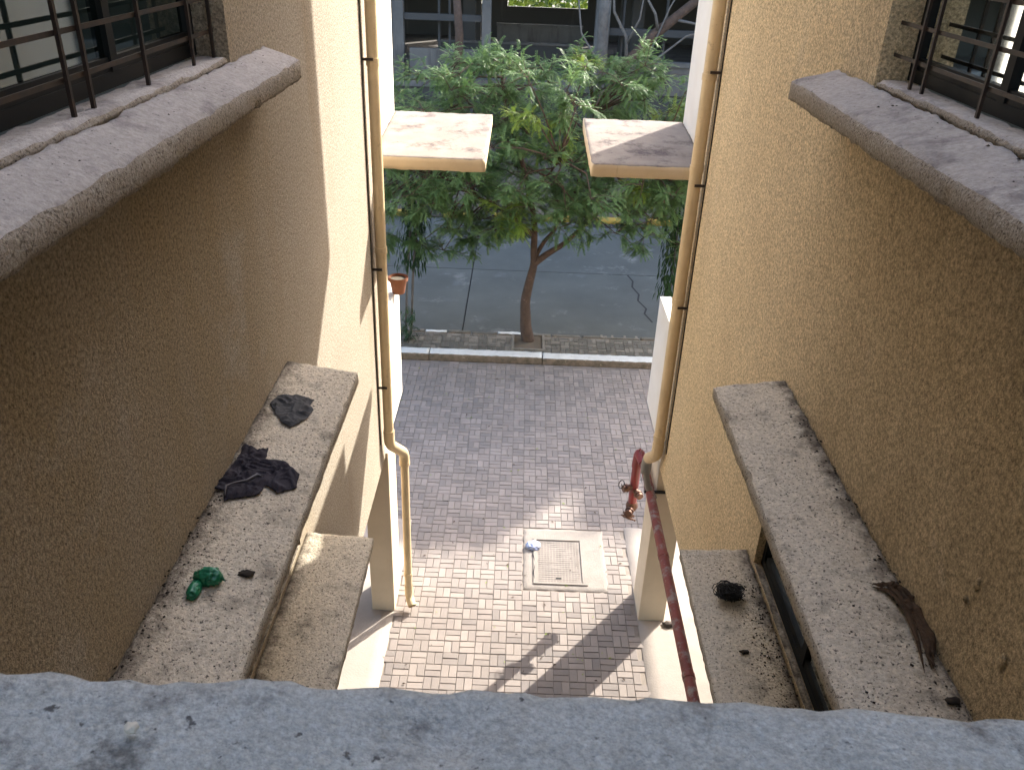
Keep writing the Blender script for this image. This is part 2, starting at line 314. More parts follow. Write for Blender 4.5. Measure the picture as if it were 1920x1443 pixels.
for i in range(-46, 49):
    for j in range(20, 80):
        x, y = i*.2+.04, j*.2; o_ = (i+j) % 2
        for q in (0, 1):
            cx, cy = (x+.1, y+.05+.1*q) if o_ == 0 else (x+.05+.1*q, y+.1)
            hx, hy = (.1, .05) if o_ == 0 else (.05, .1)
            if cy+hy > KY: continue
            if cy < 10.5 and (cx < PX0 or cx > PX1): continue
            if PATCH[0]+.04 < cx < PATCH[1]-.04 and PATCH[2]+.04 < cy < PATCH[3]-.04: continue
            cells.append((cx, cy, o_))
vis = sorted([c for c in cells if c[1] > 7.02 and not (c[0] > 1.75)], key=lambda c: c[1])[:298]
visset = set(vis)
rest = MB()
for c in cells:
    k = random.choice((1, 1, 1, 2, 2, 3)); cx, cy, o_ = c
    tw, tx, ty, dz = random.gauss(0, .012), random.gauss(0, .008), random.gauss(0, .008), random.gauss(0, .0016)
    me = pm[(o_, k)]
    mw = Matrix.Translation((cx+random.gauss(0, .001), cy+random.gauss(0, .001), dz)) @ Matrix.Rotation(tw, 4, 'Z') @ Matrix.Rotation(tx, 4, 'X') @ Matrix.Rotation(ty, 4, 'Y')
    if c in visset:
        o = bpy.data.objects.new('paver', me); COL.objects.link(o); o.parent = pav; o.matrix_world = mw
    else:
        rest.add([tuple(mw @ q.co) for q in me.vertices], [tuple(p.vertices) for p in me.polygons], k-1)
tag(rest.build('paver_field', ['paver1', 'paver2', 'paver3'], pav), kind='stuff')

apL = rough_slab('apron', -9, PX0-.02, -1, 10.5, -.05, .012, ('concrete', 'concrete'), None, res=.09, amp=.003, edge=.01); tag(apL, kind='structure')
apR = rough_slab('apron', PX1+.02, 9.5, -1, 10.5, -.05, .012, ('concrete', 'concrete'), None, res=.09, amp=.003, edge=.01, seed=5); tag(apR, kind='structure')

# kerb, footpath, road
kerb = tag(empty('kerb'), kind='structure')
x = -9.
i = 0
while x < 9.5:
    L = 2.4
    k = rough_slab('kerb_stone', x+.003, x+L-.003, KY+.005, KY+.285, -.05, .15, ('kerbwhite', 'kerbface'), kerb, res=.05, amp=.007, edge=.008, seed=i)
    k.location.z = random.gauss(0, .006); x += L; i += 1
fp = tag(empty('footpath'), kind='structure')
box('bedding', -9, 9.5, KY+.28, 17.06, -.05, .108, 'sand', fp)
fpm = MB()
for i in range(-45, 48):
    for j in range(0, 4):
        x, y = i*.2, KY+.295+j*.2
        if abs(x+.1-.3) < .34 and j > 0 and j < 5: continue
        o_ = (i+j) % 2
        for q in (0, 1):
            hx, hy = (.1, .05) if o_ == 0 else (.05, .1)
            cx, cy = (x+.1, y+.05+.1*q) if o_ == 0 else (x+.05+.1*q, y+.1)
            if cy+hy > 17.07: continue
            dz = random.gauss(0, .004)
            fpm.box(cx-hx+.006, cx+hx-.006, cy-hy+.006, cy+hy-.006, .08, .128+dz, random.choice((0, 0, 1)))
tag(fpm.build('paver_field', ['oldpaver', 'oldpaver2'], fp), kind='stuff')
obj('tree_pit', [(-.03, KY+.42, .116), (.63, KY+.42, .116), (.63, 17.05, .116), (-.03, 17.05, .116)], [(0, 1, 2, 3)], 'earth', fp)
for (a, b_, c, d) in ((-.06, -.01, KY+.4, 17.06), (.61, .66, KY+.4, 17.06), (-.01, .61, KY+.4, KY+.45)): box('pit_edging', a, b_, c, d, .1, .15, 'oldpaver2', fp)
rk = tag(empty('road_kerb'), kind='structure')
x = -9.
while x < 9.5:
    L = random.uniform(.5, .9)
    if not (1.94 < x+L/2 < 2.75): rough_slab('kerb_stone', x+.01, x+L-.01, 17.065, 17.2, -.05, .135+random.gauss(0, .008), ('kerbwhite' if random.random() < .45 else 'oldpaver', 'kerbface'), rk, res=.06, amp=.006, edge=.012, seed=x)
    x += L
# drain inlet in the road-side kerb: three slots
di = thing('drain_inlet', 'three-slot dark drain inlet set in the road-side kerb right of the tree', 'drain')
box('head', 1.92, 2.78, 17.07, 17.10, -.03, .14, 'oldpaver2', di)
for a in (1.92, 2.16, 2.44, 2.70): box('bar', a, a+.05, 17.103, 17.22, -.03, .139, 'oldpaver2', di)
box('void', 1.93, 2.75, 17.103, 17.20, -.03, .02, 'crack', di)
road = tag(empty('road'), kind='structure')
for (ya, yb) in ((17.21, 21.33), (21.36, 25.7)):
    for (xa, xb) in ((-40, -6.015), (-5.985, -1.215), (-1.185, 40)):
        box('slab', xa, xb, ya, yb, -.05, 0, 'road', road)
box('joint_filler', -40, 40, 17.21, 25.7, -.056, -.03, 'crack', road)
cm = MB(); pts = [(2.96, 21.33), (3.06, 20.9), (3.0, 20.5), (3.12, 20.0), (3.05, 19.6), (3.2, 19.1), (3.12, 18.8), (3.25, 18.3)]
for (a, b_) in zip(pts, pts[1:]):
    wd = .028; cm.add([(a[0]-wd, a[1], .004), (a[0]+wd*.6, a[1], .004), (b_[0]+wd*.6, b_[1], .004), (b_[0]-wd, b_[1], .004)], [(0, 1, 2, 3)])
pts = [(-2.4, 18.9), (-1.5, 18.6), (-1.0, 18.2), (-.7, 17.5)]
cm.build('crack', 'crack', road)
fk = tag(empty('far_kerb'), kind='structure')
for i in range(-12, 14):
    rough_slab('kerb_stone', i*.8+.005, i*.8+.795, 25.71, 25.92, -.05, .17, ('kerbyellow' if i % 2 else 'kerbblack',)*2, fk, res=.1, amp=.004, edge=.01, seed=i)
ff = box('far_footpath', -60, 60, 25.93, 33.4, -.05, .13, 'earth'); tag(ff, kind='structure')
fg = thing('drain_grate', 'dark slotted drain grate on the far edge of the road under the foliage', 'grate')
box('tray', 2.1, 3.1, 25.3, 25.68, -.02, .006, 'crack', fg)
for i in range(8): box('slat', 2.13+i*.12, 2.17+i*.12, 25.32, 25.66, .006, .02, 'stone', fg)

# manhole
mh = thing('manhole_cover', 'square studded manhole cover in a concrete surround on the paving', 'manhole')
rough_slab('surround', PATCH[0]+.01, PATCH[1]-.02, PATCH[2]+.01, PATCH[3]-.01, -.05, .012, ('patch', 'patch'), mh, res=.05, amp=.004, edge=.02, seed=3)
b = MB()
for (a, c, d, e) in ((.40, .45, 9.12, 10.13), (1.10, 1.17, 9.12, 10.13), (.45, 1.10, 9.12, 9.16), (.45, 1.10, 10.09, 10.13)): b.box(a, c, d, e, -.02, .030)
b.build('frame', 'patch', mh)
box('plate', .455, 1.095, 9.165, 10.085, -.02, .010, 'cover', mh)
b = MB()
for i in range(14):
    for j in range(20):
        x, y = .475+i*.0432, 9.185+j*.0446
        b.box(x, x+.032, y, y+.033, .009, .015)
tag(b.build('studs', 'cover', mh), kind='stuff')
for yy in (9.24, ): 
    MB().box(.72, .80, yy, yy+.025, .0155, .019).build('lifting_slot', 'crack', mh)
MB().tube([(.42, 9.16, .024), (.40, 9.35, .026), (.425, 9.55, .025), (.395, 9.75, .026), (.41, 9.85, .025)], [.006, .008, .005, .008, .004], 5).build('crack', 'crack', mh)

# ------------------------------------------------------------------ the two apartment buildings
FY = 8.45     # far corner of the shaft walls
SOF = 2.52    # underside over the open ground floor
TOP = 15.5
def building(s, xw, label):
    """s = -1 left, +1 right; xw = wall plane facing the passage"""
    W = lambda d: xw+s*d            # d metres into the building
    X = lambda a, b_: (min(a, b_), max(a, b_))
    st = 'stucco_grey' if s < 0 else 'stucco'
    B = thing('apartment_building', label, 'building')
    wy = (4.52 if s < 0 else 4.60)
    up_h = (.9, wy, 7.50, 8.95); lo_h = (.9, 4.80, 4.18, 5.40)
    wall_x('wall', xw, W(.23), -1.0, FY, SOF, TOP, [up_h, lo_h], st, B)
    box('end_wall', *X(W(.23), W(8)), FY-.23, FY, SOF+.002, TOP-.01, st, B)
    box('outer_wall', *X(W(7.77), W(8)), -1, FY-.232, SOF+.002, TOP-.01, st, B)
    for z in (SOF+.01, 5.83, 9.25, TOP-.17): box('floor_slab', *X(W(.232), W(7.76)), -.99, FY-.235, z, z+.14, 'soffit', B)
    # room behind the window
    for z0, z1 in ((5.98, 9.24), (2.67, 5.82)): box('partition', *X(W(3.0), W(3.1)), -.98, 6.2, z0, z1, 'room', B); box('partition', *X(W(.24), W(3.0)), 6.1, 6.2, z0, z1, 'room', B)
    # window sill of this floor
    ch = [((W(-.215), 3.4+.3*s, 7.47), .05, .03), ((W(-.215), 4.2, 7.37), .04, .02), ((W(-.28), 3.0, 7.38), .05, .02)]
    sp_ = .215 if s < 0 else .28; sz_ = 7.47 if s < 0 else 7.462
    rough_slab('window_sill', *X(W(-sp_), W(-.001)), .7, 5.12, sz_-.115, sz_, ('sill', 'sill_edge'), B, res=.03, amp=.004, edge=.010, tilt=-.07/sp_, tiltx=W(-sp_), seed=s*3+5, chips=ch)
    rough_slab('sill_bed', *X(W(.001), W(.17)), .91, wy-.004, 7.502, 7.556, ('sill', 'sill_edge'), B, res=.03, amp=.005, edge=.012, seed=s*3+9)
    rough_slab('sill_bed', *X(W(.001), W(.05)), .91, 4.79, 4.12, 4.186, ('ledge', 'ledge_edge'), B, res=.04, amp=.004, edge=.002, seed=s*3+13)
    # ledge over the window below, and the slab under that window
    rough_slab('sunshade_ledge', *X(W(-.475), W(-.001)), .6, 4.93, 5.462, 5.555, ('ledge', 'ledge_edge'), B, res=.025, amp=.005, edge=.011, tilt=-.15, tiltx=W(-.475), seed=s*7+20, chips=[((W(-.475), 3.9, 5.55), .06, .02), ((W(-.475), 4.5, 5.55), .05, .015)])
    rough_slab('lower_ledge', *X(W(-.505), W(-.001)), .6, 4.98, 4.05, 4.13, ('ledge', 'ledge_edge'), B, res=.035, amp=.003, edge=.008, tilt=-.06, tiltx=W(-.505), seed=s*7+31)
    # windows
    for nm, h, nb in (('upper', up_h, 1), ('lower', lo_h, 0)):
        wn = tag(empty('window'), None); wn.parent = B
        y0, y1, z0, z1 = h; z0 += .056 if nb else 0
        dp = 0 if nb else -.11
        fx = X(W(.165+dp), W(.215+dp)); f = MB()
        f.box(*fx, y0, y1, z0, z0+.06); f.box(*fx, y0, y1, z1-.05, z1); f.box(*fx, y1-.05, y1, z0+.06, z1-.05); f.box(*fx, y0, y0+.05, z0+.06, z1-.05)
        n_ = 4; dy = (y1-y0-.1)/n_
        for k in range(1, n_): f.box(*X(W(.16+dp), W(.22+dp)), y0+.05+dy*k-.03, y0+.05+dy*k+.03, z0+.06, z1-.05)
        fx2 = X(W(.17+dp), W(.21+dp))
        for k in range(n_): f.box(*fx2, y0+.05+dy*k+.03, y0+.05+dy*(k+1)-.03, z0+.06, z0+.115); 
        if nb: f.box(*fx2, y0+.05, y1-.05, z0+.43, z0+.46)
        f.build('frame', 'frame', wn)
        for k in range(n_):
            ya, yb = y0+.05+dy*k+.03, y0+.05+dy*(k+1)-.03
            xg = W((.19 if k % 2 else .183)+dp)
            obj('pane', [(xg, ya, z0+.115), (xg, yb, z0+.115), (xg, yb, z1-.05), (xg, ya, z1-.05)], [(0, 1, 2, 3)], 'glass', wn)
        # pale curtain hanging in the room
        cv = []; cf = []; N = 40
        for q in range(N+1):
            yy = y0+.1+(2.0 if nb else 1.2)*q/N; xx = W(1.1+.03*math.sin(q*1.3))
            cv += [(xx, yy, z0+.18), (xx, yy, z1)]
        cf = [(2*q, 2*q+2, 2*q+3, 2*q+1) for q in range(N)]
        obj('curtain', cv, cf, 'curtain', wn, True)
        if nb:
            gy = [2.0, 2.5, 2.99, 3.14, 3.64, 4.18, wy-.06] if s < 0 else [1.6, 2.1, 2.6, 3.12, 3.60, 4.16, 4.30]
            for y in gy: box('grille_bar', *X(W(.052), W(.066)), y-.008, y+.008, z0-.01, z1, 'bar', wn)
            for z in (.12, .27, .44, .62, .82, 1.05): box('grille_rail', *X(W(.067), W(.073)), y0, y1, z0+z-.009, z0+z+.009, 'bar', wn)
    box('parking_shade_wall', *X(W(4.6), W(4.8)), -.99, 7.6, .013, SOF, 'soffit', B)  # unseen wall, added to darken the open ground floor and the pillar's shadow
    # pillars of the open ground floor
    px0, px1 = (-1.78, -1.475) if s < 0 else (1.81, 2.16)
    MB().box(px0, px1, 8.50, 9.06, .0, SOF+.02, 0, .012).build('pillar', 'cream', B)
    for d in (3.9, 6.9): box('pillar', *X(W(d), W(d+.3)), 8.3, 8.85, 0, SOF+.008, 'cream', B, .012)
    for d, y in ((.25, 3.9), (3.9, 3.9), (6.9, 3.9), (.25, -.4), (3.9, -.4)): box('pillar', *X(W(d), W(d+.3)), y, y+.55, 0, SOF+.008, 'cream', B, .012)
    # balconies on the far end: parapets, slabs, canopy
    bx = W(.0 if s < 0 else .03); by = 10.0
    box('balcony_slab', *X(bx+s*.16, W(3.0)), FY+.002, by-.12, SOF+.02, SOF+.16, 'white', B)
    bp = MB(); bp.box(*X(bx, bx+s*.14), FY+.003, by, SOF+.03, 4.16 if s < 0 else 4.09, 0, .008); bp.build('balcony_parapet', 'white', B)
    box('balcony_parapet', *X(bx+s*.142, W(3.0)), by-.12, by, SOF+.031, 4.05, 'white', B, .008)
    ux = W(.06 if s < 0 else .13); uy = 10.5
    box('balcony_slab', *X(ux+s*.142, W(3.0)), FY+.002, uy-.13, 5.96, 6.1, 'white', B)
    box('balcony_parapet', *X(ux, ux+s*.14), FY+.003, uy, 5.95, 7.62, 'white', B, .008)
    box('balcony_parapet', *X(ux+s*.142, W(3.0)), uy-.12, uy, 5.951, 7.3, 'white', B, .008)
    box('balcony_slab', *X(ux+s*.142, W(3.0)), FY+.002, uy-.13, 9.42, 9.56, 'white', B)
    box('balcony_parapet', *X(ux, ux+s*.14), FY+.003, uy, 9.40, TOP-.02, 'white', B, .008)
    box('balcony_parapet', *X(ux+s*.142, W(3.0)), uy-.12, uy, 9.401, TOP-.03, 'white', B, .008)
    box('side_wall', *X(W(3.002), W(3.15)), FY+.002, by-.2, SOF+.02, TOP-.03, 'white', B)
    cx = -.37 if s < 0 else .72
    rough_slab('canopy', *X(ux-s*.002, cx), 8.75, 10.5, 5.90, 6.04, ('canopy_top', 'canopy_edge'), B, res=.04, amp=.003, edge=.008, tilty=.068, seed=s+40, chips=[((cx, 8.75, 6.04), .06, .03)])
    return B
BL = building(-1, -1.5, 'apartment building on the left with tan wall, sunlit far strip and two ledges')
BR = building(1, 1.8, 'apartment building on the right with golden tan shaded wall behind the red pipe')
# plaster crumbs stuck on the right wall
for k, (y, z, rx) in enumerate(((2.49, 6.05, .03), (2.52, 5.95, .018), (2.22, 5.93, .034))):
    MB().ball((1.798, y, z), .012, rx*.6, rx, jit=.6, seed=k*3).build('plaster_lump', 'stucco', BR, True)

# parapet in front of the camera and the landing behind it
pv = rough_slab('parapet', -1.49, 1.79, .02, .318, 6.8, 7.845, ('parapet', 'parapet'), None, res=.010, amp=.0042, edge=.0045, seed=77, chips=[((-.03, .285, 7.845), .028, .010), ((.30, .31, 7.845), .02, .006), ((-.33, .31, 7.845), .03, .006)])
pv.rotation_euler = (0, .017, 0); pv.location = (-.133, 0, .0)
tag(pv, 'worn grey concrete parapet top running across the bottom of the view', 'parapet')
lf = box('landing_floor', -1.49, 1.79, -2.5, .018, 6.6, 6.79, 'concrete'); tag(lf, kind='structure')
lc = box('landing_ceiling', -1.49, 1.79, -2.5, -.05, 9.8, 9.95, 'soffit'); tag(lc, kind='structure')
lb = box('landing_wall', -1.49, 1.79, -2.7, -2.52, 0, TOP, 'white'); tag(lb, kind='structure')
sw = box('stair_shade_wall', -1.49, 1.79, -.2, .016, -.02, 6.598, 'stucco'); tag(sw, kind='structure')  # unseen wall below the landing, added to keep light off the near passage
pb = MB().ball((-.178, .275, 7.852), .0035, .003, .003, jit=.5, seed=2).build('pebble', 'pebble'); tag(pb, 'tiny pale pebble lying on the grey parapet', 'pebble')

# ------------------------------------------------------------------ drain pipes
def bend(a, b_, c, r, n=6):
    a, b_, c = Vector(a), Vector(b_), Vector(c); u = (a-b_).normalized(); v = (c-b_).normalized()
    p, q = b_+u*r, b_+v*r
    return [p.lerp(b_, t).lerp(b_.lerp(q, t), t) for t in [i/n for i in range(n+1)]]
def collar(parent, p, ax, r, h, ma): 
    p = Vector(p); ax = Vector(ax).normalized()
    autosmooth(MB().tube([p-ax*h/2, p+ax*h/2], r, 20).build('collar', ma, parent))
dl = thing('drain_pipe', 'tan drain pipe on the left wall with an elbow running to the ground', 'drain pipe')
autosmooth(MB().tube([(-1.415, 8.28, 13), (-1.415, 8.28, 2.92)], .056, 20).build('upper_pipe', 'pipe', dl))
pp = [(-1.415, 8.28, 2.98)]+bend((-1.415, 8.28, 3.2), (-1.415, 8.28, 2.80), (-1.295, 8.62, 2.52), .10)+bend((-1.415, 8.28, 2.80), (-1.295, 8.62, 2.48), (-1.295, 8.62, 1.5), .09)+[(-1.295, 8.62, 2.30)]
autosmooth(MB().tube(pp, .062, 20).build('elbow', 'pipe', dl))
autosmooth(MB().tube([(-1.295, 8.62, 2.34), (-1.295, 8.62, .26)], .05, 20).build('lower_pipe', 'pipe', dl))
autosmooth(MB().tube([(-1.295, 8.62, .36)]+bend((-1.295, 8.62, .5), (-1.295, 8.62, .17), (-1.2, 8.42, .06), .09)+[(-1.235, 8.50, .10)], .056, 20, False).build('shoe', 'pipe', dl))
for z in (7.02, 5.19, 2.97): collar(dl, (-1.415, 8.28, z), (0, 0, 1), .064, .07, 'pipe')
collar(dl, (-1.295, 8.62, 2.33), (0, 0, 1), .066, .05, 'pipe'); collar(dl, (-1.295, 8.62, .55), (0, 0, 1), .058, .05, 'pipe')
for z in (7.05, 5.0, 3.6): box('clamp', -1.5, -1.40, 8.20, 8.215, z-.012, z+.012, 'bar', dl)
dr = thing('drain_pipe', 'tan drain pipe on the right wall ending in a grey socket by the red pipe', 'drain pipe')
autosmooth(MB().tube([(1.715, 8.29, 13), (1.715, 8.29, 2.92)], .062, 20).build('upper_pipe', 'pipe', dr))
pp = [(1.715, 8.29, 2.98)]+bend((1.715, 8.29, 3.2), (1.715, 8.29, 2.80), (1.66, 8.52, 2.60), .09)+[(1.665, 8.50, 2.615)]
autosmooth(MB().tube(pp, .068, 20).build('elbow', 'pipe', dr))
autosmooth(MB().tube([(1.665, 8.49, 2.63)]+bend((1.69, 8.40, 2.7), (1.655, 8.54, 2.56), (1.655, 8.54, 2.2), .05)+[(1.655, 8.54, 2.38)], .062, 20).build('socket', 'greypipe', dr))
autosmooth(MB().tube([(1.655, 8.54, 2.40), (1.70, 8.50, 2.2), (1.79, 8.46, 2.05)], .04, 16).build('outlet', 'greypipe', dr))
for z in (7.0, 6.15, 4.75, 3.05): collar(dr, (1.715, 8.29, z), (0, 0, 1), .069, .06, 'pipe')
for z in (7.05, 6.0, 4.7): box('clamp', 1.70, 1.80, 8.20, 8.215, z-.012, z+.012, 'bar', dr)
box('strap', 1.66, 1.95, 8.47, 8.497, 2.12, 2.15, 'black', dr)
for (x0, y0, lb_) in ((-1.490, 8.12, 'thin dark cable running down the left wall beside the drain pipe'), (1.792, 8.16, 'thin dark cable running down the right wall beside the drain pipe')):
    c = MB().tube([(x0, y0+.006*math.sin(q*.9), 12.5-q*.32) for q in range(31)], .0065, 6).build('cable', 'cable', None, True); tag(c, lb_, 'cable')

# ------------------------------------------------------------------ red fire pipe with hanging inlet valves
rp = thing('fire_pipe', 'flaking red fire water pipe with hanging inlet valves on the right', 'pipe')
RX, RZ = 1.735, 2.12
autosmooth(MB().tube([(RX, 1.0, RZ), (RX, 5.2, RZ), (RX, 9.15, RZ)], .056, 22).build('long_pipe', 'red', rp))
autosmooth(MB().tube([(RX, 9.1, RZ)]+bend((RX, 9.0, RZ), (RX-.03, 9.40, RZ), (RX-.04, 9.40, 1.7), .10)+[(RX-.04, 9.40, 1.88)], .068, 20).build('elbow', 'redclean', rp))
autosmooth(MB().tube([(RX-.04, 9.40, 1.93), (RX-.04, 9.40, 1.30)], .058, 20).build('drop_pipe', 'redclean', rp))
for y in (5.6, 7.3, 8.6): autosmooth(MB().tube([(RX, y-.03, RZ), (RX, y+.03, RZ)], .062, 20).build('coupling', 'red', rp))
vx, vy = RX-.04, 9.40
hd = MB().ball((vx, vy, 1.24), .085, .085, .10).build('valve_body', 'brass', rp, True)
for dx, dy, z, nm in ((-.9, -.35, 1.57, 'a'), (-.35, -.9, 1.24, 'b'), (.35, -.75, 1.52, 'c')):
    d = Vector((dx, dy, -.12)).normalized(); p = Vector((vx, vy, z))
    o_ = MB().tube([p+d*.03, p+d*.13], .042, 16).tube([p+d*.10, p+d*.125], .06, 16).tube([p+d*.13, p+d*.17], .05, 12).build('inlet', 'brass', rp); autosmooth(o_)
    if nm == 'a': 
        wv = MB().torus(p+d*.20+Vector((0, 0, .09)), (d.x, d.y, .5), .055, .007).tube([p+d*.15, p+d*.20+Vector((0, 0, .09))], .008, 6).build('hand_ring', 'black', rp, True)
d = Vector((-.35, -.55, -.75)).normalized(); p = Vector((vx, vy, 1.21))
autosmooth(MB().tube([p, p+d*.11], .05, 16).tube([p+d*.09, p+d*.12], .085, 20).tube([p+d*.12, p+d*.17], .062, 16).build('bottom_inlet', 'brass', rp))
MB().torus(p+d*.15, d, .085, .013).build('cap_ring', 'brass', rp, True)
for k in range(3):
    u = d.orthogonal().normalized(); u = Matrix.Rotation(k*2.1, 3, d) @ u; q = p+d*.15+u*.09
    MB().tube([q, q+u*.025], .012, 6).build('lug', 'brass', rp)
MB().torus((RX-.035, 9.25, RZ+.09), (1, .3, 0), .045, .006).build('lifting_ring', 'red', rp, True)

# ------------------------------------------------------------------ litter on the ledges
def ledge_z(x): return 5.558+.15*(abs(x+1.025) if x < 0 else abs(x-1.325))
def cloth(name, outline, zf, ma, label, cat, res=.006, amp=.022, seed=0, ridge=9., parent=None, warp=1.):
    """crumpled cloth filling an outline (x, y) and lying on the surface zf(x, y)"""
    P = [Vector((a, b_)) for a, b_ in outline]; n = len(P)
    PP = []
    for i in range(n):      # fray the outline
        a, b_ = P[i], P[(i+1) % n]; k = max(1, int((b_-a).length/.02))
        for q in range(k):
            c = a.lerp(b_, q/k); PP.append(c+Vector((noise.noise(Vector((c.x*40, c.y*40, seed))), noise.noise(Vector((c.x*40, c.y*40, seed+9)))))*.008)
    def inside(x, y):
        r = False; j = len(PP)-1
        for i in range(len(PP)):
            if (PP[i].y > y) != (PP[j].y > y) and x < (PP[j].x-PP[i].x)*(y-PP[i].y)/(PP[j].y-PP[i].y)+PP[i].x: r = not r
            j = i
        return r
    def near(x, y):
        q = Vector((x, y)); best = None
        for i in range(len(PP)):
            a, b_ = PP[i], PP[(i+1) % len(PP)]; ab = b_-a; t = max(0, min(1, (q-a).dot(ab)/max(ab.length_squared, 1e-9))); c = a+ab*t; d = (c-q).length
            if best is None or d < best[0]: best = (d, c)
        return best
    x0, x1 = min(p.x for p in PP), max(p.x for p in PP); y0, y1 = min(p.y for p in PP), max(p.y for p in PP)
    nx, ny = int((x1-x0)/res)+2, int((y1-y0)/res)+2
    ins = {(i, j): inside(x0+i*res, y0+j*res) for i in range(-1, nx+1) for j in range(-1, ny+1)}
    idx = {}; v = []; f = []
    def vid(i, j):
        if (i, j) in idx: return idx[(i, j)]
        x, y = x0+i*res, y0+j*res; d, c = near(x, y)
        if not ins[(i, j)]: x, y, d = c.x, c.y, 0
        q = Vector((x*ridge, y*ridge, seed)); q2 = q+Vector((noise.noise(q*.7), noise.noise(q*.7+Vector((5, 1, 2))), 0))*warp
        h = (1-abs(noise.noise(q2)))**3*.75+.35*(1-abs(noise.noise(q2*2.3)))**3+.12*noise.noise(q2*5)
        h = h*amp*min(1, .25+d/.03)
        idx[(i, j)] = len(v); v.append((x, y, zf(x, y)+.004+max(0, h))); return idx[(i, j)]
    for i in range(-1, nx):
        for j in range(-1, ny):
            cs = ((i, j), (i+1, j), (i+1, j+1), (i, j+1))
            if sum(ins[c] for c in cs) >= 2: f.append(tuple(vid(*c) for c in cs))
    o = obj(name, v, f, ma, parent, True)
    s = o.modifiers.new('thickness', 'SOLIDIFY'); s.thickness = .003; s.offset = -1
    if label: tag(o, label, cat)
    return o
lz = lambda x, y: ledge_z(x)
cloth('rag', [(-1.45, 4.34), (-1.43, 4.45), (-1.33, 4.50), (-1.21, 4.47), (-1.22, 4.40), (-1.19, 4.36), (-1.21, 4.25), (-1.27, 4.13), (-1.33, 4.16), (-1.40, 4.27)], lz, 'raggrey', 'charcoal grey rag lying flat near the far end of the left ledge', 'rag', seed=3, amp=.022, ridge=13)
bc = cloth('garment', [(-1.495, 3.47), (-1.46, 3.78), (-1.47, 3.90), (-1.38, 3.86), (-1.335, 3.90), (-1.32, 3.79), (-1.22, 3.80), (-1.12, 3.70), (-1.105, 3.58), (-1.19, 3.51), (-1.26, 3.56), (-1.27, 3.47), (-1.36, 3.42), (-1.42, 3.385), (-1.44, 3.46)], lz, 'ragblack', 'crumpled black garment with a pale trim on the left ledge', 'garment', seed=8, amp=.03, ridge=13, warp=1.3)
tr = [(-1.415, 3.40), (-1.43, 3.47), (-1.40, 3.52), (-1.35, 3.55), (-1.31, 3.60), (-1.285, 3.60)]
MB().tube([(a, c, ledge_z(a)+.032+.006*math.sin(k*2)) for k, (a, c) in enumerate(tr)], [.003, .006, .004, .006, .008, .002], 6).build('trim', 'ragstripe', bc, True)
# knotted green plastic bag: body, pinched neck and torn ears
gb = thing('plastic_bag', 'small knotted green plastic bag scrap on the left ledge', 'plastic bag')
def crumple(name, c, r, ma, parent, seed, j=.45, fl=.6):
    bm = bmesh.new(); bmesh.ops.create_icosphere(bm, subdivisions=4, radius=1)
    for q in bm.verts:
        n_ = q.co.normalized(); k = 1+j*(1-2*abs(noise.noise(n_*2.1+Vector((seed, 0, 0)))))+.25*j*(1-2*abs(noise.noise(n_*5+Vector((0, seed, 0)))))
        q.co = Vector((n_.x*r[0]*k, n_.y*r[1]*k, max(n_.z*r[2]*k, -r[2]*fl)))+Vector(c)
    me = bpy.data.meshes.new(name); bm.to_mesh(me); bm.free(); me.materials.append(M[ma])
    o = bpy.data.objects.new(name, me); COL.objects.link(o); o.parent = parent
    me.polygons.foreach_set('use_smooth', [True]*len(me.polygons)); return o
zz = ledge_z(-1.31)
crumple('body', (-1.31, 2.83, zz+.022), (.045, .032, .034), 'green', gb, 1.3)
crumple('neck', (-1.345, 2.755, zz+.016), (.022, .045, .024), 'green', gb, 6.1, .35)
MB().tube([(-1.28, 2.84, zz+.02), (-1.255, 2.835, zz+.024), (-1.235, 2.825, zz+.012)], [.016, .012, .002], 8).build('ear', 'green', gb, True)
MB().tube([(-1.30, 2.86, zz+.03), (-1.285, 2.89, zz+.028)], [.014, .003], 8).build('ear', 'green', gb, True)
lp = MB().ball((-1.17, 2.905, ledge_z(-1.17)+.008), .034, .022, .014, 16, .5, 4).build('dirt_lump', 'dirt', None, True); tag(lp, 'black oval lump of dirt beside the green bag', 'dirt lump')
# black fibre tangle on the lower right ledge
tg = MB(); rr = random.Random(4); cc = Vector((1.54, 4.44, 4.16+.055))
for k in range(46):
    a = Vector((rr.gauss(0, 1), rr.gauss(0, 1), rr.gauss(0, 1))).normalized(); u = a.orthogonal().normalized(); b_ = a.cross(u); R0 = rr.uniform(.5, 1.02); off = Vector((rr.gauss(0, .12), rr.gauss(0, .12), 0))
    pts = []
    for q in range(15):
        t = rr.uniform(0, .1)+q*.42; e = (u*math.cos(t)+b_*math.sin(t))*R0*(1+.12*math.sin(q*1.7+k))+off
        pts.append(cc+Vector((e.x*.095, e.y*.085, max(e.z*.05, -.045))))
    tg.tube(pts, .0032, 4)
tgo = tg.build('fibre_tangle', 'tangle', None, True); tag(tgo, 'round black tangle of fibres on the lower right ledge', 'tangle')
t2 = MB().tube([cc+Vector((.06, .03, 0)), cc+Vector((.10, .05, .0)), cc+Vector((.125, .045, -.02))], [.02, .014, .004], 7).build('loose_end', 'tangle', tgo, True)
